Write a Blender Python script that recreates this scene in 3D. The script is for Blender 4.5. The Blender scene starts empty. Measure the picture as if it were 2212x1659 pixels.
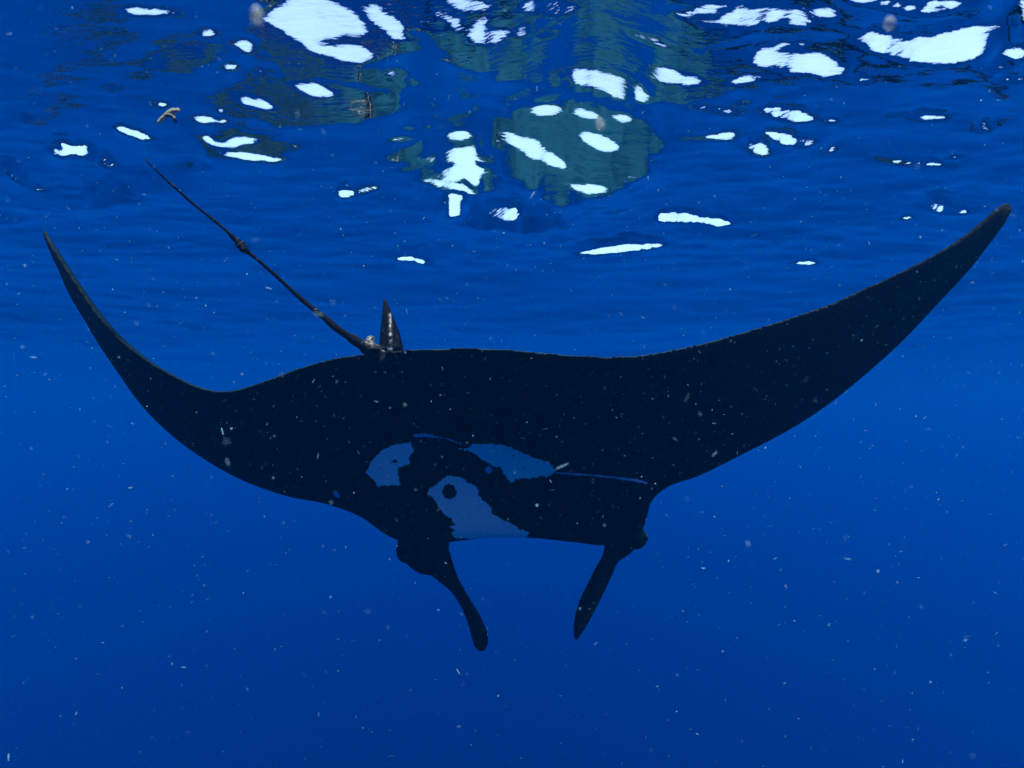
import bpy, bmesh, math, random
import numpy as np
from mathutils import Vector

# ------------------------------------------------------------------ camera, sky, sun, exposure
DEPTH = 1.05                       # camera below the calm sea level (z = 0)
PITCH = math.radians(2.0)
sc = bpy.context.scene
cam = bpy.data.cameras.new('camera'); cam_o = bpy.data.objects.new('camera', cam)
sc.collection.objects.link(cam_o)
cam.lens = 20.0; cam.sensor_width = 36.0; cam.clip_start = 0.02; cam.clip_end = 3000
cam_o.location = (0, 0, -DEPTH); cam_o.rotation_euler = (math.pi/2 + PITCH, 0, 0)
cam.dof.use_dof = True; cam.dof.focus_distance = 3.0; cam.dof.aperture_fstop = 4.0
sc.camera = cam_o

SUN_EL, SUN_AZ = math.radians(62), math.radians(165)   # azimuth from +Y, clockwise; high behind the camera's right shoulder
world = bpy.data.worlds.new('World'); sc.world = world; world.use_nodes = True
wn = world.node_tree
sky = wn.nodes.new('ShaderNodeTexSky'); sky.sky_type = 'NISHITA'; sky.sun_disc = False
sky.sun_elevation = SUN_EL; sky.sun_rotation = SUN_AZ
sky.air_density = 1.0; sky.dust_density = 5.0; sky.ozone_density = 1.0
wn.nodes['Background'].inputs['Strength'].default_value = 0.15
wn.links.new(sky.outputs[0], wn.nodes['Background'].inputs['Color'])
sl = bpy.data.lights.new('sun', 'SUN'); sl.energy = 3.2; sl.angle = math.radians(0.53); sl.color = (1.0, 0.96, 0.9)
so = bpy.data.objects.new('sun', sl); sc.collection.objects.link(so)
sd = Vector((math.sin(SUN_AZ)*math.cos(SUN_EL), math.cos(SUN_AZ)*math.cos(SUN_EL), math.sin(SUN_EL)))
so.rotation_euler = sd.to_track_quat('Z', 'Y').to_euler(); so.location = sd*50
vs = sc.view_settings
vs.view_transform = 'Standard'; vs.look = 'None'; vs.gamma = 1.0; vs.use_curve_mapping = False
vs.exposure = 2.1
sc.render.engine = 'CYCLES'
cy = sc.cycles
cy.use_denoising = True; cy.max_bounces = 10; cy.volume_bounces = 2; cy.transparent_max_bounces = 24
cy.glossy_bounces = 6; cy.diffuse_bounces = 3
cy.sample_clamp_indirect = 6.0

# ------------------------------------------------------------------ helpers
C = sc.collection
F = 20.0/36.0*2212.0               # focal length in the units the photograph was traced in (2212 wide)
CU, CV = 1106.0, 829.5
cp, sp = math.cos(PITCH), math.sin(PITCH)
def at(u, v, d):                   # traced pixel + distance along the lens axis -> world point
    xc = (np.asarray(u, float)-CU)/F*d; yc = (CV-np.asarray(v, float))/F*d
    return np.stack([xc, d*cp-yc*sp, -DEPTH+d*sp+yc*cp], -1)
def to_px(P):
    x = P[..., 0]; y = P[..., 1]; z = P[..., 2]+DEPTH
    d = y*cp+z*sp; yc = -y*sp+z*cp
    d = np.maximum(d, 1e-3)
    return CU+F*x/d, CV-F*yc/d
def poly_sdf(u, v, poly):          # signed distance, positive inside
    poly = np.asarray(poly, float); n = len(poly)
    best = np.full(u.shape, 1e18); inside = np.zeros(u.shape, bool)
    for i in range(n):
        a = poly[i]; b = poly[(i+1) % n]; e = b-a
        wx = u-a[0]; wy = v-a[1]
        t = np.clip((wx*e[0]+wy*e[1])/max(e@e, 1e-9), 0, 1)
        best = np.minimum(best, (wx-e[0]*t)**2+(wy-e[1]*t)**2)
        c = (a[1] > v) != (b[1] > v)
        if abs(e[1]) > 1e-9:
            inside ^= c & (u < e[0]*(v-a[1])/e[1]+a[0])
    return np.where(inside, 1, -1)*np.sqrt(best)
def ell_sdf(u, v, cx, cy_, a, b, ang=0):
    c, s = math.cos(math.radians(ang)), math.sin(math.radians(ang))
    x = ((u-cx)*c+(v-cy_)*s)/a; y = (-(u-cx)*s+(v-cy_)*c)/b
    r = np.sqrt(x*x+y*y)
    return (1-r)*min(a, b)
def line_sdf(u, v, pts, w):
    best = np.full(u.shape, 1e9)
    for (a, b) in zip(pts[:-1], pts[1:]):
        a = np.array(a, float); b = np.array(b, float); e = b-a
        t = np.clip(((u-a[0])*e[0]+(v-a[1])*e[1])/(e@e), 0, 1)
        best = np.minimum(best, np.hypot(u-a[0]-e[0]*t, v-a[1]-e[1]*t))
    return w-best
def sstep(a, b, x):
    t = np.clip((x-a)/(b-a), 0, 1); return t*t*(3-2*t)
def value_noise(x, y, seed):       # smooth 2-D noise in [-1, 1]
    rng = np.random.RandomState(seed); tab = rng.rand(256, 256)*2-1
    xi = np.floor(x).astype(int); yi = np.floor(y).astype(int)
    fx = x-xi; fy = y-yi; fx = fx*fx*(3-2*fx); fy = fy*fy*(3-2*fy)
    g = lambda i, j: tab[i & 255, j & 255]
    return (g(xi, yi)*(1-fx)+g(xi+1, yi)*fx)*(1-fy)+(g(xi, yi+1)*(1-fx)+g(xi+1, yi+1)*fx)*fy
def mesh_np(name, V, Q, smooth=True):
    me = bpy.data.meshes.new(name); nv, nq, k = len(V), len(Q), Q.shape[1]
    me.vertices.add(nv); me.vertices.foreach_set('co', np.ascontiguousarray(V, np.float32).ravel())
    me.loops.add(nq*k); me.loops.foreach_set('vertex_index', np.ascontiguousarray(Q, np.int32).ravel())
    me.polygons.add(nq)
    me.polygons.foreach_set('loop_start', np.arange(0, nq*k, k, dtype=np.int32))
    me.polygons.foreach_set('loop_total', np.full(nq, k, np.int32))
    me.polygons.foreach_set('use_smooth', np.full(nq, smooth, bool))
    me.update(calc_edges=True); me.validate()
    return me
def link(name, me, mat=None, parent=None):
    o = bpy.data.objects.new(name, me); C.objects.link(o)
    if mat: me.materials.append(mat)
    if parent: o.parent = parent
    return o
def new_mat(name):
    m = bpy.data.materials.new(name); m.use_nodes = True
    nt = m.node_tree; nt.nodes.clear()
    out = nt.nodes.new('ShaderNodeOutputMaterial')
    return m, nt, out
def nd(nt, t, **kw):
    n = nt.nodes.new('ShaderNode'+t)
    for k, v in kw.items():
        if k.startswith('i_'): n.inputs[k[2:].replace('_', ' ')].default_value = v
        else: setattr(n, k, v)
    return n

# traced outline of the manta's disc (it is built further down, the waves above it mirror its back)
def cr(P, n):                      # Catmull-Rom through rows of P, n points per span
    P = np.asarray(P, float); P = np.vstack([2*P[0]-P[1], P, 2*P[-1]-P[-2]])
    out_ = []
    for i in range(1, len(P)-2):
        t = np.linspace(0, 1, n, endpoint=False)[:, None]
        a, b_, c, d = P[i-1], P[i], P[i+1], P[i+2]
        out_.append(.5*((2*b_)+(-a+c)*t+(2*a-5*b_+4*c-d)*t*t+(-a+3*b_-3*c+d)*t**3))
    out_.append(P[-2][None]); return np.vstack(out_)
# leading edge u, v, distance; trailing edge u, v, distance; half thickness (m)
RIBS = [
 (92,499,2.62, 93,498,2.61, .004),(108,540,2.64, 113,532,2.60, .009),(130,587,2.67, 140,574,2.61, .013),(151,634,2.71, 168,616,2.62, .017),
 (185,690,2.78, 213,683,2.64, .022),(215,741,2.85, 257,732,2.68, .027),(258,805,2.96, 321,782,2.74, .034),(300,865,3.07, 386,818,2.80, .042),
 (356,924,3.20, 442,841,2.83, .052),(428,980,3.33, 500,845,2.84, .064),(520,1033,3.47, 572,823,2.82, .078),(620,1069,3.60, 654,792,2.78, .095),
 (700,1084,3.70, 735,771,2.72, .112),(780,1112,3.79, 800,763,2.66, .128),(850,1158,3.86, 855,757,2.62, .142),(915,1172,3.93, 905,754,2.60, .152),
 (990,1164,3.97, 970,752,2.60, .158),(1060,1157,3.99, 1035,752,2.60, .160),(1150,1158,3.99, 1110,756,2.61, .158),(1240,1167,3.96, 1190,763,2.63, .152),
 (1310,1174,3.90, 1262,768,2.67, .142),(1372,1160,3.82, 1335,770,2.71, .130),(1398,1088,3.68, 1400,765,2.74, .115),(1440,1050,3.58, 1465,753,2.76, .100),
 (1510,1025,3.47, 1535,737,2.77, .086),(1607,978,3.33, 1630,710,2.76, .072),(1707,926,3.18, 1720,682,2.73, .060),(1787,874,3.06, 1800,653,2.70, .051),
 (1867,810,2.94, 1880,617,2.66, .043),(1947,738,2.82, 1955,582,2.61, .036),(2027,654,2.70, 2030,543,2.56, .029),(2087,590,2.62, 2085,507,2.52, .023),
 (2127,540,2.57, 2125,475,2.49, .018),(2153,508,2.53, 2150,452,2.47, .014),(2174,478,2.50, 2168,439,2.46, .010),(2183,450,2.48, 2180,436,2.47, .005)]
RB = np.array(RIBS, float); RB[:, 2] = 2.6+(RB[:, 2]-2.6)*1.22; RB[:, 6] *= 1.15
RM = .45*at(RB[:, 0], RB[:, 1], RB[:, 2])+.55*at(RB[:, 3], RB[:, 4], RB[:, 5])
RM_AZ = np.arctan2(RM[:, 0], RM[:, 1]); RM_R = np.hypot(RM[:, 0], RM[:, 1]); RM_Z = RM[:, 2]

# ------------------------------------------------------------------ the sea surface
# Steep wave faces let the sky through (white), gentler ones mirror the ray's back or the deep,
# the rest mirrors the open water.  The traced glints say which faces are steep; a least-squares
# height field gives a real rippled sheet with those faces.
WHITE = [
 [(560,25),(600,0),(650,-30),(700,-20),(760,10),(795,50),(780,65),(720,60),(700,75),(640,70),(600,50)],
 [(640,70),(700,85),(770,88),(805,105),(780,125),(720,110),(660,90)],
 [(775,15),(795,-5),(830,15),(870,55),(882,85),(850,70),(810,40)],
 [(492,75),(520,70),(538,84),(548,105),(525,95)],
 [(930,15),(960,20),(1000,45),(1005,60),(985,60),(960,35)],
 [(1010,60),(1030,40),(1050,33),(1060,60),(1100,65),(1100,85),(1065,98),(1030,90)],
 [(1455,28),(1500,15),(1590,5),(1560,24),(1490,34)],
 [(1480,45),(1540,45),(1590,15),(1650,8),(1735,15),(1760,45),(1730,52),(1690,38),(1650,60),(1600,55),(1550,50)],
 [(1820,-5),(1900,-20),(1960,-5),(2000,10),(2050,15),(2030,25),(1990,22),(1900,7)],
 [(1640,105),(1680,102),(1740,115),(1790,120),(1825,150),(1810,170),(1770,160),(1730,160),(1690,145),(1640,145),(1625,130)],
 [(1845,65),(1900,70),(1960,82),(2000,77),(2090,52),(2190,45),(2200,65),(2170,100),(2110,130),(2050,138),(1980,135),(1920,120),(1870,95)],
 [(2165,40),(2190,5),(2240,-20),(2280,30),(2212,50)],
 [(1190,155),(1230,148),(1300,155),(1360,170),(1385,150),(1430,150),(1520,180),(1500,187),(1420,182),(1370,182),(1390,200),(1415,222),(1390,230),(1330,215),(1310,195),(1240,180)],
 [(415,275),(450,285),(480,295),(520,282),(548,288),(520,298),(495,308),(470,304)],
 [(105,318),(130,298),(170,305),(200,320),(240,345),(262,366),(225,347),(180,327),(130,327)],
 [(0,335),(30,360),(40,385),(70,400),(105,405),(80,412),(45,395),(25,375)],
 [(915,348),(950,325),(1000,318),(1035,320),(1035,370),(1042,395),(1020,396),(1000,372),(985,345),(950,352)],
 [(1090,293),(1120,300),(1150,310),(1190,335),(1225,364),(1190,356),(1150,342),(1115,317)],
 [(1500,233),(1550,229),(1590,243),(1602,252),(1560,244)],
 [(1648,291),(1690,294),(1720,300),(1764,316),(1740,324),(1690,322),(1665,310)],
 [(1415,476),(1440,466),(1500,473),(1584,490),(1560,496),(1500,491),(1440,484)],
]
ELL = [(445,53,20,7,0),(495,128,17,7,0),(562,135,12,4,0),(320,0,50,8,5),(1130,68,13,12,0),(1180,77,15,5,0),
 (1180,15,55,15,3),(1010,3,40,12,10),(1788,25,26,9,0),(2060,0,50,7,0),(2190,115,32,10,-10),(2160,145,20,5,0),(2194,172,22,6,0),
 (1610,175,25,6,0),(1865,173,20,7,5),(675,180,34,10,15),(858,152,16,8,30),(886,174,12,6,10),(548,205,30,8,15),
 (1410,92,30,5,20),(450,243,30,7,5),(470,220,10,4,10),(345,207,9,4,0),(545,328,45,4,5),(635,302,9,4,0),
 (915,268,30,5,-3),(865,295,20,4,0),(985,288,25,8,-5),(975,375,25,11,-10),(968,401,36,5,10),(1180,240,25,9,-3),
 (1270,247,20,7,10),(1295,308,34,12,22),(1345,258,15,6,5),(1605,228,8,4,0),(1705,250,50,13,13),(1797,265,13,4,15),
 (1635,327,25,9,25),(1565,298,32,5,-3),(1940,252,15,4,0),(2008,259,34,6,3),(2127,278,12,9,30),(1797,330,8,6,0),
 (1990,361,58,5,5),(983,454,20,10,-3),(1087,462,28,10,6),(745,414,15,6,0),(790,405,20,5,-10),(1340,545,66,5,-6),
 (2045,455,36,5,10),(1740,575,16,3,0),(910,570,18,3,20),(1270,408,24,4,8),(283,275,32,5,18),(240,170,5,5,0),
 (880,565,14,3,0),(1690,92,14,5,0),(1735,92,14,5,0),(1960,475,8,3,0),(52,238,6,4,0),(1905,350,14,3,5),(2065,345,9,3,0)]
DARK = [
 [(430,190),(520,150),(600,105),(700,118),(800,130),(860,150),(900,180),(960,200),(950,230),(850,240),(740,258),(600,262),(500,240)],
 [(400,300),(480,262),(560,275),(640,310),(600,332),(500,338),(430,320)],
 [(880,40),(930,90),(1000,140),(1090,175),(1190,200),(1300,225),(1450,222),(1650,190),(1830,180),(1900,140),(1840,60),(1800,-40),(1450,-40),(1100,-40),(860,-40)],
 [(900,285),(1000,275),(1100,245),(1250,220),(1400,260),(1440,310),(1410,370),(1330,430),(1250,450),(1130,405),(1000,425),(920,400),(860,340)],
 [(960,450),(1090,440),(1200,478),(1230,500),(1120,507),(1020,490)],
 [(130,442),(200,404),(300,374),(430,335),(440,350),(330,388),(280,422),(220,440)],
 [(280,112),(360,60),(450,60),(490,110),(380,140)],
 [(1250,560),(1330,532),(1400,540),(1310,556)],
 [(560,110),(540,20),(600,-40),(860,-40),(900,40),(880,110),(720,130)],
 [(1480,300),(1560,285),(1640,300),(1560,312)],[(1510,240),(1560,215),(1640,240),(1580,262)],[(1640,205),(1740,188),(1800,205),(1720,216)],
]
LIGHT = [  # streaks of open blue that cross the dark mirror image
 ([(880,60),(960,130),(1050,180),(1180,205)],9),([(890,190),(980,215),(1090,232)],12),([(1240,215),(1420,238),(1560,232)],8),
 ([(1520,120),(1640,78),(1830,70)],10),([(700,165),(850,195)],5),([(1450,20),(1570,22)],8),([(1040,330),(1090,400),(1180,430)],7),
 ([(560,150),(620,140)],5),([(1560,165),(1700,190)],6)]
NX0, NX1, NY0, NY1, DX = -4.6, 4.6, 0.9, 6.0, 0.0125
xs = np.arange(NX0, NX1, DX); ys = np.arange(NY0, NY1, DX)
X, Y = np.meshgrid(xs, ys, indexing='ij')
R = np.hypot(X, Y); CX, CY = X/R, Y/R
LAM, MU = 0.025, 0.004
def grad(h):
    gx = np.zeros_like(h); gy = np.zeros_like(h)
    gx[:-1] = (h[1:]-h[:-1])/DX; gy[:, :-1] = (h[:, 1:]-h[:, :-1])/DX
    return gx, gy
def grad_t(gx, gy):
    o = np.zeros_like(gx)
    o[1:] += gx[:-1]/DX; o[:-1] -= gx[:-1]/DX
    o[:, 1:] += gy[:, :-1]/DX; o[:, :-1] -= gy[:, :-1]/DX
    return o
edge = 1+400*(1-sstep(0, .5, np.minimum.reduce([X-NX0, NX1-X, Y-NY0, NY1-Y])))
h = np.zeros_like(X)
for rnd in range(4):               # the glints are re-read on the risen sheet until they settle
    EL = np.degrees(np.arctan2(DEPTH+h, R))
    U, Vv = to_px(np.stack([X, Y, h], -1))
    wu = 8*value_noise(U/23, Vv/8, 1)+6*value_noise(U/9, Vv/4, 2); wv = 3*value_noise(U/31, Vv/9, 3)+2.5*value_noise(U/12, Vv/4, 4)
    W = np.full(U.shape, -1e3)
    for p in WHITE: W = np.maximum(W, poly_sdf(U+wu, Vv+wv, p))
    for e in ELL: W = np.maximum(W, ell_sdf(U+wu*.5, Vv+wv*.4, e[0], e[1], e[2]*1.08, e[3]*1.15, e[4]))
    D = np.full(U.shape, -1e3)
    Ud = U+26*value_noise(U/70, Vv/16, 5)+14*value_noise(U/25, Vv/6, 6); Vd = Vv+11*value_noise(U/80, Vv/14, 7)+6*value_noise(U/30, Vv/5, 8)
    for p in DARK: D = np.maximum(D, poly_sdf(Ud, Vd, p))
    for (pts, w) in LIGHT: D = np.minimum(D, -line_sdf(Ud, Vd, pts, w))
    inview = sstep(640, 560, Vv)*sstep(-260, -120, Vv)*sstep(-500, -150, U)*sstep(2712, 2362, U)
    kw = sstep(-4.2, -.4, W); kd = sstep(-5, 4, D)
    need = np.maximum(41.4-EL, 1.0)
    q = 0.24*value_noise(U/75, Vv/10, 9)+0.22*value_noise(U/40, Vv/6, 10)-EL/2.4/need
    AZ = np.arctan2(X, Y); rm = np.interp(AZ, RM_AZ, RM_R); zm = np.interp(AZ, RM_AZ, RM_Z)
    ang = np.degrees(np.arctan2(h-zm, rm-R)); qd = np.clip((ang-EL)/2/need, .25, .86)
    q = q*(1-kd)+(qd+0.16*value_noise(U/55, Vv/6, 11))*kd
    q = q*(1-kw)+1.34*kw
    tau = np.radians(q*need+2.0*kw)
    G = -np.tan(tau)*inview
    wt = (0.30+1.2*kd+22.0*kw)*inview+0.05
    def A(h):
        gx, gy = grad(h)
        rr = wt*(gx*CX+gy*CY); tt = LAM*(gy*CX-gx*CY)
        return grad_t(rr*CX-tt*CY, rr*CY+tt*CX)+MU*edge*h
    b = grad_t(wt*G*CX, wt*G*CY)
    r = b-A(h); Pd = r.copy(); rs = (r*r).sum(); rs0 = (b*b).sum()
    for it in range(300):
        Ap = A(Pd); al = rs/(Pd*Ap).sum(); h += al*Pd; r -= al*Ap
        rn = (r*r).sum(); Pd = r+rn/rs*Pd; rs = rn
        if rs < rs0*1e-7: break
H_TR = h
print('surface relief', H_TR.min(), H_TR.max())

def wave_sum(x, y, seed, lam0, lam1, n, slope, head=95, spread=50):
    rng = np.random.RandomState(seed); o = np.zeros_like(x)
    for i in range(n):
        lam = lam0*(lam1/lam0)**rng.rand(); k = 2*math.pi/lam
        a = math.radians(head+rng.randn()*spread); ph = rng.rand()*6.28
        o += slope/math.sqrt(n)*1.41/k*np.sin(k*(x*math.cos(a)+y*math.sin(a))+ph+0.6*np.sin(.37*k*(x*math.sin(a)-y*math.cos(a))+ph*2))
    return o
def stretch(lo, hi, lim, step, gr):
    a = [lo]; s = step
    while a[-1] > -lim: s = s*gr; a.append(a[-1]-s)
    b = [hi]; s = step
    while b[-1] < lim: s = s*gr; b.append(b[-1]+s)
    return np.array(a[1:][::-1]), np.array(b[1:])
xa, xb = stretch(xs[0], xs[-1], 280, DX, 1.045); ya, yb = stretch(ys[0], ys[-1], 280, DX, 1.045)
xg = np.concatenate([xa, xs, xb]); yg = np.concatenate([ya, ys, yb])
XG, YG = np.meshgrid(xg, yg, indexing='ij')
stepx = np.gradient(xg)[:, None]; stepy = np.gradient(yg)[None, :]; stp = np.maximum(stepx, stepy)
Z = np.zeros_like(XG); ia, ja = len(xa), len(ya)
Z[ia:ia+len(xs), ja:ja+len(ys)] = H_TR
calm = np.zeros_like(XG); calm[ia:ia+len(xs), ja:ja+len(ys)] = inview
Rg = np.hypot(XG, YG)
front = np.exp(-((np.arctan2(XG, YG)/0.9)**2))*np.exp(-(Rg/14)**2)
amp = (1-calm)*(1-0.82*front)
Z += amp*wave_sum(XG, YG, 11, .35, 1.6, 22, .13)*np.clip(0.16/stp, 0, 1)
Z += (.35+.65*amp)*wave_sum(XG, YG, 12, 2.5, 9, 14, .045)*np.clip(1.0/stp, 0, 1)
Z += .25*wave_sum(XG, YG, 13, .12, .3, 18, .035)*np.clip(.05/stp, 0, 1)
Z = np.clip(Z, -.24, .42)
nx, ny = XG.shape
idx = np.arange(nx*ny).reshape(nx, ny)
Q = np.stack([idx[:-1, :-1], idx[1:, :-1], idx[1:, 1:], idx[:-1, 1:]], -1).reshape(-1, 4)
m, nt, out = new_mat('sea_surface')
fr = nd(nt, 'Fresnel'); fr.inputs['IOR'].default_value = 1.333
tr = nd(nt, 'BsdfTransparent'); gl = nd(nt, 'BsdfGlossy'); gl.inputs['Roughness'].default_value = 0.0
gl.inputs['Color'].default_value = (1, 1, 1, 1)
tcw = nd(nt, 'TexCoord'); bump_in = None
for (sx_, sy_, dist_, rot_) in ((11, 34, .0010, .12), (34, 90, .0005, -.2)):     # capillary ripples, finer than the sheet
    mpw = nd(nt, 'Mapping'); mpw.inputs['Scale'].default_value = (sx_, sy_, 1); mpw.inputs['Rotation'].default_value = (0, 0, rot_)
    nw = nd(nt, 'TexNoise'); nw.inputs['Scale'].default_value = 1.0; nw.inputs['Detail'].default_value = 2.0
    bw = nd(nt, 'Bump'); bw.inputs['Distance'].default_value = dist_; bw.inputs['Strength'].default_value = 1.0
    nt.links.new(tcw.outputs['Object'], mpw.inputs[0]); nt.links.new(mpw.outputs[0], nw.inputs['Vector']); nt.links.new(nw.outputs['Fac'], bw.inputs['Height'])
    if bump_in: nt.links.new(bump_in, bw.inputs['Normal'])
    bump_in = bw.outputs[0]
nt.links.new(bump_in, fr.inputs['Normal']); nt.links.new(bump_in, gl.inputs['Normal'])
mx = nd(nt, 'MixShader')
nt.links.new(fr.outputs[0], mx.inputs[0]); nt.links.new(tr.outputs[0], mx.inputs[1]); nt.links.new(gl.outputs[0], mx.inputs[2])
nt.links.new(mx.outputs[0], out.inputs['Surface'])
wo = link('water', mesh_np('water', np.stack([XG, YG, Z], -1).reshape(-1, 3), Q), m)
wo['kind'] = 'structure'; wo['label'] = 'rippled sea surface seen from below with glints of sky'

# ------------------------------------------------------------------ the manta ray
M_CAM = None
K = cr(RB, 6); NS = len(K); NT = 44
Lp = at(K[:, 0], K[:, 1], K[:, 2]); Tp = at(K[:, 3], K[:, 4], K[:, 5]); TH = np.maximum(K[:, 6], .004)
t = (1-np.cos(np.linspace(0, math.pi, NT)))/2
mid = Lp[:, None]*(1-t)[None, :, None]+Tp[:, None]*t[None, :, None]
ds = np.gradient(mid, axis=0); dt = np.gradient(mid, axis=1)
N = np.cross(dt, ds); N /= np.linalg.norm(N, axis=2, keepdims=True)+1e-12
if N[NS//2, NT//2, 2] > 0: N = -N                     # N is the belly side
prof = np.sqrt(np.clip(t, 0, 1))*(1-t)**.85; prof = prof/prof.max()
rim = .0045*np.minimum(1, 12*np.minimum(t, 1-t))**.5
th = TH[:, None]*prof[None]+rim[None]
hump = (-.35*TH[:, None]-.20*np.exp(-((mid[:, :1, 0]-.05)/.62)**2))*np.sin(math.pi*t)[None]**1.3
bel = mid+N*(hump+th*.62)[..., None]; bak = mid+N*(hump-th*1.2)[..., None]
bel[:, 0] = bak[:, 0] = mid[:, 0]; bel[:, -1] = bak[:, -1] = mid[:, -1]
verts = []; faces = []
def add_grid(Vg, wrap=False):
    base = sum(len(v) for v in verts); a, b_ = Vg.shape[:2]; verts.append(Vg.reshape(-1, 3))
    ix = np.arange(a*b_).reshape(a, b_)+base
    if wrap: ix = np.hstack([ix, ix[:, :1]])
    faces.append(np.stack([ix[:-1, :-1], ix[1:, :-1], ix[1:, 1:], ix[:-1, 1:]], -1).reshape(-1, 4))
    return ix
ring = np.concatenate([bel, bak[:, 1:-1][:, ::-1]], 1)
def add_tube(rings):               # rings: n x m x 3, closed with end points
    rings = np.concatenate([np.repeat(rings[:1].mean(1, keepdims=True), rings.shape[1], 1), rings,
                            np.repeat(rings[-1:].mean(1, keepdims=True), rings.shape[1], 1)], 0)
    add_grid(rings, True)
add_tube(ring)
def fin_tube(pts, thick, nseg=20, tilt=0.0):      # pts: u, v, distance, half width in traced px; flattened fin
    P = cr(pts, 6); c = at(P[:, 0], P[:, 1], P[:, 2]); hw = P[:, 3]/F*P[:, 2]
    tan = np.gradient(c, axis=0); tan /= np.linalg.norm(tan, axis=1, keepdims=True)
    cam_p = np.array([0, 0, -DEPTH]); view = c-cam_p; view /= np.linalg.norm(view, axis=1, keepdims=True)
    side = np.cross(tan, view); side /= np.linalg.norm(side, axis=1, keepdims=True)
    nrm = np.cross(side, tan)
    a = np.linspace(0, 2*math.pi, nseg, endpoint=False)
    hwv = np.maximum(hw, .004)[:, None, None]; thk = np.minimum(np.maximum(hw*thick, .011), .06)[:, None, None]
    return c[:, None]+side[:, None]*np.cos(a)[None, :, None]*hwv+nrm[:, None]*np.sin(a)[None, :, None]*thk+side[:, None]*0
add_tube(fin_tube([(p[0], p[1], 2.6+(p[2]-2.6)*1.22, p[3]) for p in [(915,1110,3.84,40),(917,1150,3.88,58),(921,1180,3.92,56),(934,1203,3.95,46),(951,1222,3.98,30),(969,1248,4.0,20),(984,1268,4.01,14.5),(1005,1301,4.02,13),(1024,1338,4.02,16),(1036,1372,4.01,18),(1039,1394,4.0,15),(1040,1406,4.0,7)]], .42))
add_tube(fin_tube([(p[0], p[1], 2.6+(p[2]-2.6)*1.22, p[3]) for p in [(1340,1120,3.80,40),(1342,1150,3.84,40),(1335,1175,3.88,34),(1320,1203,3.92,19),(1304,1235,3.95,19.5),(1287,1270,3.97,20),(1268,1309,3.98,19.5),(1254,1345,3.98,15),(1247,1368,3.98,9),(1244,1381,3.98,4)]], .40))
def blob(u, v, d, ru, rv, rd, ang=0):
    c = at(u, v, d); s = d/F; th_ = np.linspace(0.05, math.pi-.05, 14); ph = np.linspace(0, 2*math.pi, 20, endpoint=False)
    ca, sa = math.cos(math.radians(ang)), math.sin(math.radians(ang))
    lx = ru*np.sin(th_)[:, None]*np.cos(ph)[None]; ly = rv*np.sin(th_)[:, None]*np.sin(ph)[None]; lz = rd*np.cos(th_)[:, None]*np.ones(20)[None]
    g = np.stack([(lx*ca-ly*sa)*s, lz*s, (lx*sa+ly*ca)*s], -1)+c
    add_tube(g)
blob(882,1184,4.17,25,31,40,-15); blob(1371,1160,4.08,26,25,38,20); blob(1376,1124,4.04,14,14,30)
# tail root and dorsal fin are grown into the body; fin: near edge, left and right flanks, far edge
def wedge(rows, tip):
    rings_ = np.array([[at(*p) for p in row] for row in rows]); add_tube(rings_)
wedge([[(843,772,2.72),(866,772,2.76),(874,772,2.90),(842,772,2.98),(814,772,2.90),(820,772,2.76)],
       [(843,752,2.635),(866,752,2.69),(872,752,2.84),(845,752,2.92),(818,752,2.84),(822,752,2.68)],
       [(843,722,2.61),(860,722,2.66),(865,722,2.76),(843,722,2.82),(820,722,2.76),(825,722,2.66)],
       [(842,690,2.63),(851,690,2.66),(853,690,2.70),(840,690,2.74),(823,690,2.70),(828,690,2.66)],
       [(837,664,2.64),(841,664,2.65),(842,664,2.67),(834,664,2.69),(826,664,2.67),(829,664,2.65)],
       [(831,646,2.65),(833,646,2.655),(833,646,2.66),(830,646,2.67),(827,646,2.66),(828,646,2.655)]], None)
blob(799,738,2.585,11,15,14,-30); blob(808,752,2.58,18,9,14)
V0 = np.vstack(verts); F0 = np.vstack(faces)
tmp = mesh_np('tmp', V0, F0); bm = bmesh.new(); bm.from_mesh(tmp)
bmesh.ops.remove_doubles(bm, verts=bm.verts, dist=1e-5); bmesh.ops.recalc_face_normals(bm, faces=bm.faces)
bm.to_mesh(tmp); bm.free()
to = bpy.data.objects.new('tmp', tmp); C.objects.link(to)
md = to.modifiers.new('r', 'REMESH'); md.mode = 'VOXEL'; md.voxel_size = .0075; md.adaptivity = 0
ms = to.modifiers.new('s', 'SMOOTH'); ms.factor = .5; ms.iterations = 5
dg = bpy.context.evaluated_depsgraph_get(); ev = to.evaluated_get(dg)
body_me = bpy.data.meshes.new_from_object(ev); body_me.name = 'manta_ray'
bpy.data.objects.remove(to)
# whip tail, a thin tapering tube with a knot of growth on it
TAIL = [(818,775,2.66,20),(800,757,2.60,15),(775,741,2.53,11),(729,710,2.44,8),(665,658,2.33,5.4),(601,601,2.23,4.0),(552,558,2.15,3.6),(538,547,2.13,4.4),(527,537,2.11,8.5),(517,526,2.10,9.0),(508,517,2.09,6.0),(496,505,2.07,3.6),(470,483,2.04,3.2),(425,447,1.98,3.0),(361,390,1.89,2.3),(312,343,1.82,1.2)]
P = cr(TAIL, 10); rngt = np.random.RandomState(5)
c = at(P[:, 0]+1.0*value_noise(np.arange(len(P))/6., np.zeros(len(P)), 31), P[:, 1]+1.0*value_noise(np.arange(len(P))/5., np.ones(len(P)), 32), P[:, 2])
hw = P[:, 3]/F*P[:, 2]*(1+.16*value_noise(np.arange(len(P))/2.3, np.ones(len(P))*3, 33))
tan = np.gradient(c, axis=0); tan /= np.linalg.norm(tan, axis=1, keepdims=True)
s1 = np.cross(tan, [0, 0, 1.]); s1 /= np.linalg.norm(s1, axis=1, keepdims=True); s2 = np.cross(tan, s1)
a = np.linspace(0, 2*math.pi, 14, endpoint=False)
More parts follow.
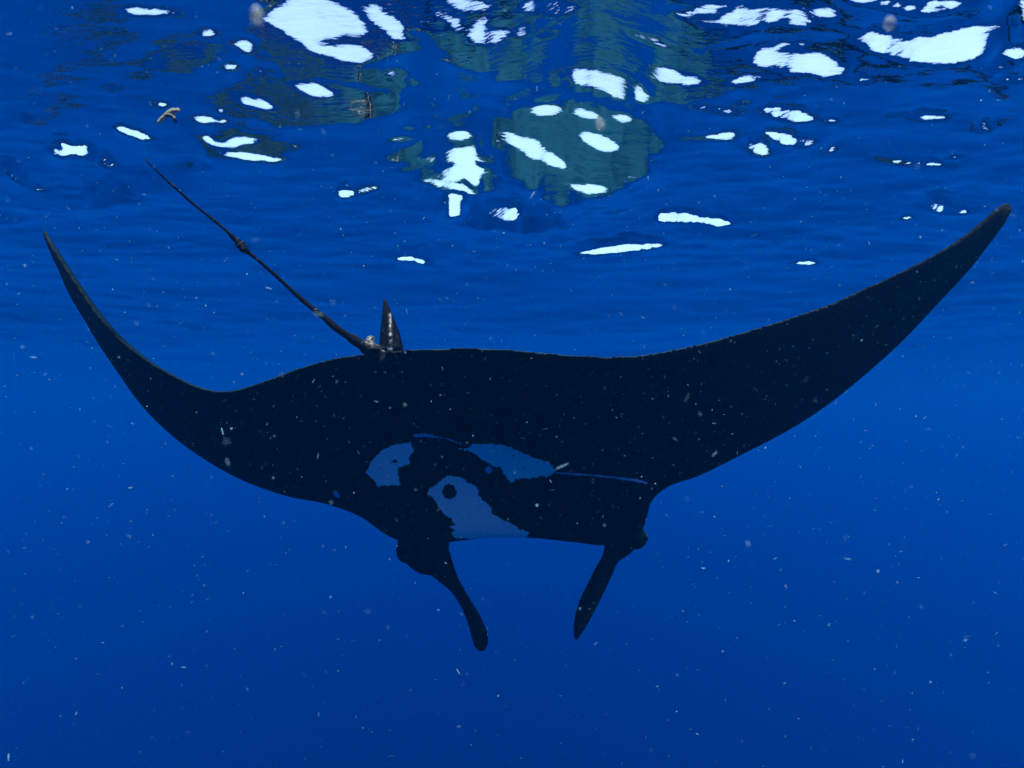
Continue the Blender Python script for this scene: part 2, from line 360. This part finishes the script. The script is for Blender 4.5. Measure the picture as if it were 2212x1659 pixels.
tr_ = c[:, None]+hw[:, None, None]*(s1[:, None]*np.cos(a)[None, :, None]+s2[:, None]*np.sin(a)[None, :, None])
verts.clear(); faces.clear(); add_tube(tr_)
bm = bmesh.new(); bm.from_mesh(body_me)
tb = mesh_np('tt', verts[0], faces[0]); b2 = bmesh.new(); b2.from_mesh(tb); bmesh.ops.remove_doubles(b2, verts=b2.verts, dist=1e-6)
bmesh.ops.recalc_face_normals(b2, faces=b2.faces); b2.to_mesh(tb); b2.free(); bm.from_mesh(tb)
bm.to_mesh(body_me); bm.free()
body_me.polygons.foreach_set('use_smooth', np.ones(len(body_me.polygons), bool))
nv = len(body_me.vertices)
co = np.zeros(nv*3, np.float32); body_me.vertices.foreach_get('co', co); co = co.reshape(-1, 3).astype(float)
no = np.zeros(nv*3, np.float32); body_me.vertex_normals.foreach_get('vector', no); no = no.reshape(-1, 3)
print('manta verts', nv, co.min(0), co.max(0))
# markings of the belly, as signed distances (traced px)
u, v = to_px(co)
def z3(pts): return [(707.8+.36*x, 884.8+.36*y) for (x, y) in pts]
jit = 2.2*value_noise(u/5., v/5., 41)+1.2*value_noise(u/2.2, v/2.2, 42)
S = np.full(nv, -60.)
S = np.maximum(S, poly_sdf(u, v, z3([(232,380),(255,320),(320,250),(410,205),(495,200),(520,240),(490,290),(490,320),(460,340),(420,345),(415,380),(440,455),(370,455),(300,460),(280,430)])))
S = np.maximum(S, poly_sdf(u, v, z3([(720,395),(800,405),(840,440),(900,470),(910,520),(980,590),(990,635),(1080,670),(1130,705),(1210,740),(1190,775),(930,772),(780,775),(740,745),(760,720),(730,705),(765,690),(740,655),(690,620),(640,540),(605,515),(605,480),(660,445)])))
S = np.maximum(S, poly_sdf(u, v, z3([(790,235),(860,230),(870,210),(960,205),(1060,215),(1150,250),(1230,285),(1335,320),(1370,370),(1330,400),(1270,400),(1220,410),(1140,415),(1100,440),(1060,390),(1010,345),(980,330),(920,295),(860,250)])))
S = S+jit
for (x, y, a_, b_, an) in [(402,313,18,10,0),(730,492,42,46,-20),(1175,350,6,6,0),(1115,275,5,5,0),(320,355,6,5,0),(960,330,26,13,5),(1025,370,26,30,-30)]:
    S = np.minimum(S, -ell_sdf(u, v, 707.8+.36*x, 884.8+.36*y, a_*.36, b_*.36, an)+.7*jit)
S2 = line_sdf(u, v, z3([(525,158),(580,152),(630,160)]), 3.6)
S2 = np.maximum(S2, line_sdf(u, v, z3([(630,160),(720,176),(800,205)]), 1.3))
S2 = np.maximum(S2, line_sdf(u, v, z3([(1370,380),(1600,395),(1750,412)]), 1.9)); S2 = np.maximum(S2, line_sdf(u, v, z3([(1750,412),(1850,425),(1910,440)]), 2.9))
S2 = np.maximum(S2, ell_sdf(u, v, *z3([(50,508)])[0], 10, 5, 35)); S2 = np.maximum(S2, ell_sdf(u, v, *z3([(965,362)])[0], 8, 7, 0))
S2 = S2+.5*jit
ventral = (no[:, 2]*.9+no[:, 1]*-.15 < .25)
S = np.where(ventral, S, -60); S2 = np.where(ventral, S2, -60)
Nc = None
def put(name, arr):
    at_ = body_me.attributes.new(name, 'FLOAT', 'POINT'); at_.data.foreach_set('value', arr.astype(np.float32))
put('patch', S); put('streak', S2)
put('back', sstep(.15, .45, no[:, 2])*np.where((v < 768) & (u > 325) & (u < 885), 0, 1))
put('rim_shade', sstep(-.12, .1, no[:, 2])*(1-sstep(.6, .8, no[:, 2])))  # mask by normal: edges that catch the sun, to be painted darker
put('outer', sstep(.7, 1.5, np.abs(co[:, 0]-.05)))
grow = np.maximum.reduce([1-np.hypot((u-800)/16, (v-735)/22), 1-np.abs(u-843-(v-700)*.02)/6*np.ones(nv)-np.where((v > 675) & (v < 752), 0, 9), 1-np.hypot((u-838)/30, (v-752)/8)])
put('growth', np.clip(np.where((v < 757) & (v > 660), grow, 0), 0, 1))

m, nt, out = new_mat('manta_skin'); L = nt.links
def attr(n): a_ = nd(nt, 'Attribute'); a_.attribute_name = n; return a_.outputs['Fac']
def mth(op, a_, b_=None, clamp=False):
    n = nd(nt, 'Math'); n.operation = op; n.use_clamp = clamp
    for i, x in enumerate((a_, b_)):
        if x is None: continue
        if isinstance(x, (int, float)): n.inputs[i].default_value = x
        else: L.new(x, n.inputs[i])
    return n.outputs[0]
def mixc(f, a_, b_):
    n = nd(nt, 'Mix'); n.data_type = 'RGBA'
    L.new(f, n.inputs[0]) if not isinstance(f, float) else setattr(n.inputs[0], 'default_value', f)
    for i, x in ((6, a_), (7, b_)):
        if isinstance(x, tuple): n.inputs[i].default_value = (*x, 1)
        else: L.new(x, n.inputs[i])
    return n.outputs[2]
def ramp(f, lo, hi):
    n = nd(nt, 'MapRange'); n.interpolation_type = 'SMOOTHSTEP'; n.inputs[1].default_value = lo; n.inputs[2].default_value = hi
    L.new(f, n.inputs[0]); return n.outputs[0]
tc = nd(nt, 'TexCoord')
def noise(scale, detail=3, rough=.6, vec=None, dist=0):
    n = nd(nt, 'TexNoise'); n.inputs['Scale'].default_value = scale; n.inputs['Detail'].default_value = detail
    n.inputs['Roughness'].default_value = rough; n.inputs['Distortion'].default_value = dist
    L.new(vec or tc.outputs['Object'], n.inputs['Vector']); return n.outputs['Fac']
n1 = noise(9, 5); n2 = noise(55, 4, .65); n3 = noise(150, 2)
skin = mixc(ramp(n1, .35, .7), (.006, .0065, .0075), (.014, .014, .016))
outer = mixc(ramp(n1, .3, .7), (.010, .010, .011), (.017, .016, .018))
skin = mixc(attr('outer'), skin, outer)
# faint scratches and pale flecks in the skin
mp = nd(nt, 'Mapping'); mp.inputs['Rotation'].default_value = (0, .5, .4); mp.inputs['Scale'].default_value = (1, 1, .35); L.new(tc.outputs['Object'], mp.inputs['Vector'])
sc1 = ramp(noise(46, 2, .5, mp.outputs[0], 1.6), .63, .72)
vo = nd(nt, 'TexVoronoi'); vo.inputs['Scale'].default_value = 17; L.new(tc.outputs['Object'], vo.inputs['Vector'])
fl = mth('MULTIPLY', ramp(vo.outputs['Distance'], .17, .07), ramp(noise(23, 2), .52, .60))
skin = mixc(mth('MULTIPLY', sc1, .5), skin, (.12, .11, .11))
skin = mixc(mth('MULTIPLY', fl, .8), skin, (.40, .38, .36))
skin = mixc(mth('MULTIPLY', attr('growth'), ramp(noise(60, 4, .7), .42, .66)), skin, (.34, .33, .32))
pw = mixc(ramp(n2, .3, .75), (.74, .72, .58), (.95, .93, .78))
pw = mixc(mth('MULTIPLY', fl, .8), pw, (.95, .93, .95))
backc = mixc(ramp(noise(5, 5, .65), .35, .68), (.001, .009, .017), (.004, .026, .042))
skin = mixc(mth('MULTIPLY', attr('rim_shade'), mth('SUBTRACT', 1.0, attr('growth'))), skin, (.003, .003, .0035))  # near-black painted into the skin colour to subdue the sunlit rim
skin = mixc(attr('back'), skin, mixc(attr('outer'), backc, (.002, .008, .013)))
pa = mth('ADD', attr('patch'), mth('MULTIPLY', mth('SUBTRACT', noise(75, 5, .75), .5), 11.0))
col = mixc(ramp(pa, -1.3, 1.3), skin, pw)
col = mixc(mth('MULTIPLY', ramp(attr('streak'), -.8, 1.2), .8), col, (.55, .55, .66))
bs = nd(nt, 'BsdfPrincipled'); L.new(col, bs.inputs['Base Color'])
bs.inputs['Roughness'].default_value = .55; bs.inputs['Specular IOR Level'].default_value = .02
bp = nd(nt, 'Bump'); bp.inputs['Strength'].default_value = .25; bp.inputs['Distance'].default_value = .004; L.new(n3, bp.inputs['Height']); L.new(bp.outputs[0], bs.inputs['Normal'])
L.new(bs.outputs[0], out.inputs['Surface'])
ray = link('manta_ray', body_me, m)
ray['label'] = 'black manta ray gliding below the surface, pale patches on its throat'; ray['category'] = 'manta ray'
me_, ent, eout = new_mat('eye_wet'); eb = nd(ent, 'BsdfPrincipled'); eb.inputs['Base Color'].default_value = (.012, .012, .014, 1); eb.inputs['Roughness'].default_value = .12
ent.links.new(eb.outputs[0], eout.inputs['Surface'])
for (eu, evv, edd) in ((864, 1190, 4.13), (1393, 1160, 4.05)):
    verts.clear(); faces.clear(); blob(eu, evv, edd, 8, 9, 9)
    em = mesh_np('eye', verts[0], faces[0]); b2 = bmesh.new(); b2.from_mesh(em); bmesh.ops.remove_doubles(b2, verts=b2.verts, dist=1e-6)
    bmesh.ops.recalc_face_normals(b2, faces=b2.faces); b2.to_mesh(em); b2.free()
    link('eye', em, me_, ray)

# ------------------------------------------------------------------ drifting particles
m, nt, out = new_mat('marine_snow'); L = nt.links
geo = nd(nt, 'NewGeometry'); df = nd(nt, 'BsdfDiffuse'); tl = nd(nt, 'BsdfTranslucent'); tp = nd(nt, 'BsdfTransparent')
for x in (df, tl): x.inputs['Color'].default_value = (.27, .52, .66, 1)
m1 = nd(nt, 'MixShader'); m1.inputs[0].default_value = .5; L.new(df.outputs[0], m1.inputs[1]); L.new(tl.outputs[0], m1.inputs[2])
pr = nd(nt, 'Math'); pr.operation = 'POWER'; pr.inputs[1].default_value = 3.0; L.new(geo.outputs['Random Per Island'], pr.inputs[0])
ma = nd(nt, 'MapRange'); ma.inputs[3].default_value = .05; ma.inputs[4].default_value = .40; L.new(pr.outputs[0], ma.inputs[0])
m2 = nd(nt, 'MixShader'); L.new(ma.outputs[0], m2.inputs[0]); L.new(tp.outputs[0], m2.inputs[1]); L.new(m1.outputs[0], m2.inputs[2])
L.new(m2.outputs[0], out.inputs['Surface']); snow_mat = m
ib = bmesh.new(); bmesh.ops.create_icosphere(ib, subdivisions=1, radius=1); iv = np.array([x.co[:] for x in ib.verts]); it_ = np.array([[y.index for y in x.verts] for x in ib.faces]); ib.free()
rng = np.random.RandomState(77); PV = []; PF = []; nb = 0
for i in range(9000):
    y = .35+2.2*rng.rand()**.75 if i < 7200 else .35+6*rng.rand()
    x = (rng.rand()*2-1)*(.9*y+.4); z = -DEPTH+(rng.rand()*2-1)*(.75*y+.3)
    if z > -.22 or (x*x+y*y) < .16: continue
    if z < -DEPTH-.35 and rng.rand() < .45: continue
    rad = .00078*math.exp(.45*rng.randn())*(1.0 if y > .8 else .6)
    sx = np.array([1, 1, 1])*1.0
    if rng.rand() < .34: sx = np.array([2.2+3.5*rng.rand(), .6, .6])
    vv = iv*(1+.35*(rng.rand(len(iv), 1)-.5))*sx*rad
    qm = Vector(rng.randn(3)).normalized().to_track_quat('X', 'Z').to_matrix(); vv = vv@np.array(qm).T
    PV.append(vv+np.array([x, y, z])); PF.append(it_+nb); nb += len(iv)
sn = link('marine_snow', mesh_np('marine_snow', np.vstack(PV), np.vstack(PF)), snow_mat)
sn['kind'] = 'stuff'; sn['label'] = 'pale specks of plankton drifting through the blue water'
# larger scraps one can pick out
def scrap(name, pts, d, thick, label, matl, twig=None):
    P = cr([(p[0], p[1], d, p[2]) for p in pts], 5); verts.clear(); faces.clear()
    Rg_ = fin_tube([(p[0], p[1], d, p[2]) for p in pts], thick, 12)
    add_tube(Rg_)
    if twig: add_tube(fin_tube([(p[0], p[1], d, p[2]) for p in twig], thick, 12))
    Vs = np.vstack(verts); cen = Vs.mean(0)
    Vs = Vs+.0006*np.stack([value_noise(Vs[:, 0]*900, Vs[:, 2]*900, s_) for s_ in (51, 52, 53)], -1)
    me2 = mesh_np(name, Vs-cen, np.vstack(faces)); o = link(name, me2, matl); o.location = cen
    o['label'] = label; o['category'] = 'debris'; return o
def soft(name, c_, op):
    m, nt, out = new_mat(name); d_ = nd(nt, 'BsdfDiffuse'); d_.inputs['Color'].default_value = (*c_, 1); t_ = nd(nt, 'BsdfTransparent'); x_ = nd(nt, 'MixShader')
    n_ = nd(nt, 'TexNoise'); n_.inputs['Scale'].default_value = 400; r_ = nd(nt, 'MapRange'); r_.inputs[3].default_value = op*.6; r_.inputs[4].default_value = min(1, op*1.4)
    nt.links.new(n_.outputs[0], r_.inputs[0]); nt.links.new(r_.outputs[0], x_.inputs[0]); nt.links.new(t_.outputs[0], x_.inputs[1]); nt.links.new(d_.outputs[0], x_.inputs[2]); nt.links.new(x_.outputs[0], out.inputs['Surface']); return m
mb = soft('brown_scrap', (.13, .14, .11), .8); mg = soft('jelly', (.26, .32, .32), .35)
scrap('drifting_scrap', [(342,265,1),(352,254,3),(364,246,6),(374,240,6),(383,238,3),(386,237,1)], 1.3, .6, "small forked scrap of weed drifting above the tip of the ray's tail", mb, [(360,248,3),(368,249,3.5),(375,254,2),(378,261,.8)])
def jelly(u_, v_, d_, r_, label):
    verts.clear(); faces.clear(); blob(u_, v_, d_, r_*.9, r_*1.15, r_*.8, 20); Vs = np.vstack(verts); cen = Vs.mean(0)
    Vs = cen+(Vs-cen)*(1+.25*value_noise(Vs[:, :1]*700, Vs[:, 2:]*700, 61))
    o = link('jelly_blob', mesh_np('jelly_blob', Vs-cen, np.vstack(faces)), mg); o.location = cen; o['label'] = label; o['category'] = 'plankton'; o['group'] = 'soft blobs drifting close to the lens'
jelly(556, 32, .34, 15, 'large blurred grey blob beside the biggest glint of sky')
jelly(1922, 52, .42, 12, 'blurred brownish blob above the long curved glint')
jelly(1296, 268, .45, 11, 'blurred tan blob in front of the dark mirrored patch of the surface')

# ------------------------------------------------------------------ the water body
m, nt, out = new_mat('sea_water'); L = nt.links
v1 = nd(nt, 'VolumePrincipled'); v1.inputs['Color'].default_value = (.0, .0, .355, 1); v1.inputs['Density'].default_value = .0215; v1.inputs['Anisotropy'].default_value = .35
v1.inputs['Absorption Color'].default_value = (0, 0, 0, 1)
v2 = nd(nt, 'VolumeScatter'); v2.inputs['Color'].default_value = (.0, .30, .14, 1); v2.inputs['Density'].default_value = .0095; v2.inputs['Anisotropy'].default_value = .6
v3 = nd(nt, 'VolumeAbsorption'); v3.inputs['Color'].default_value = (.0, .83, 1, 1); v3.inputs['Density'].default_value = .055
a1 = nd(nt, 'AddShader'); a2 = nd(nt, 'AddShader')
L.new(v1.outputs[0], a1.inputs[0]); L.new(v2.outputs[0], a1.inputs[1]); L.new(a1.outputs[0], a2.inputs[0]); L.new(v3.outputs[0], a2.inputs[1])
L.new(a2.outputs[0], out.inputs['Volume'])
bx = 300; zb, zt = -260, .6
bv = np.array([(x, y, z) for z in (zb, zt) for (x, y) in ((-bx, -bx), (bx, -bx), (bx, bx), (-bx, bx))], float)
bf = np.array([(3, 2, 1, 0), (4, 5, 6, 7), (0, 1, 5, 4), (1, 2, 6, 5), (2, 3, 7, 6), (3, 0, 4, 7)])
hz = link('haze', mesh_np('haze', bv, bf, False), m); hz['kind'] = 'stuff'; hz['label'] = 'deep clear blue sea water all around'
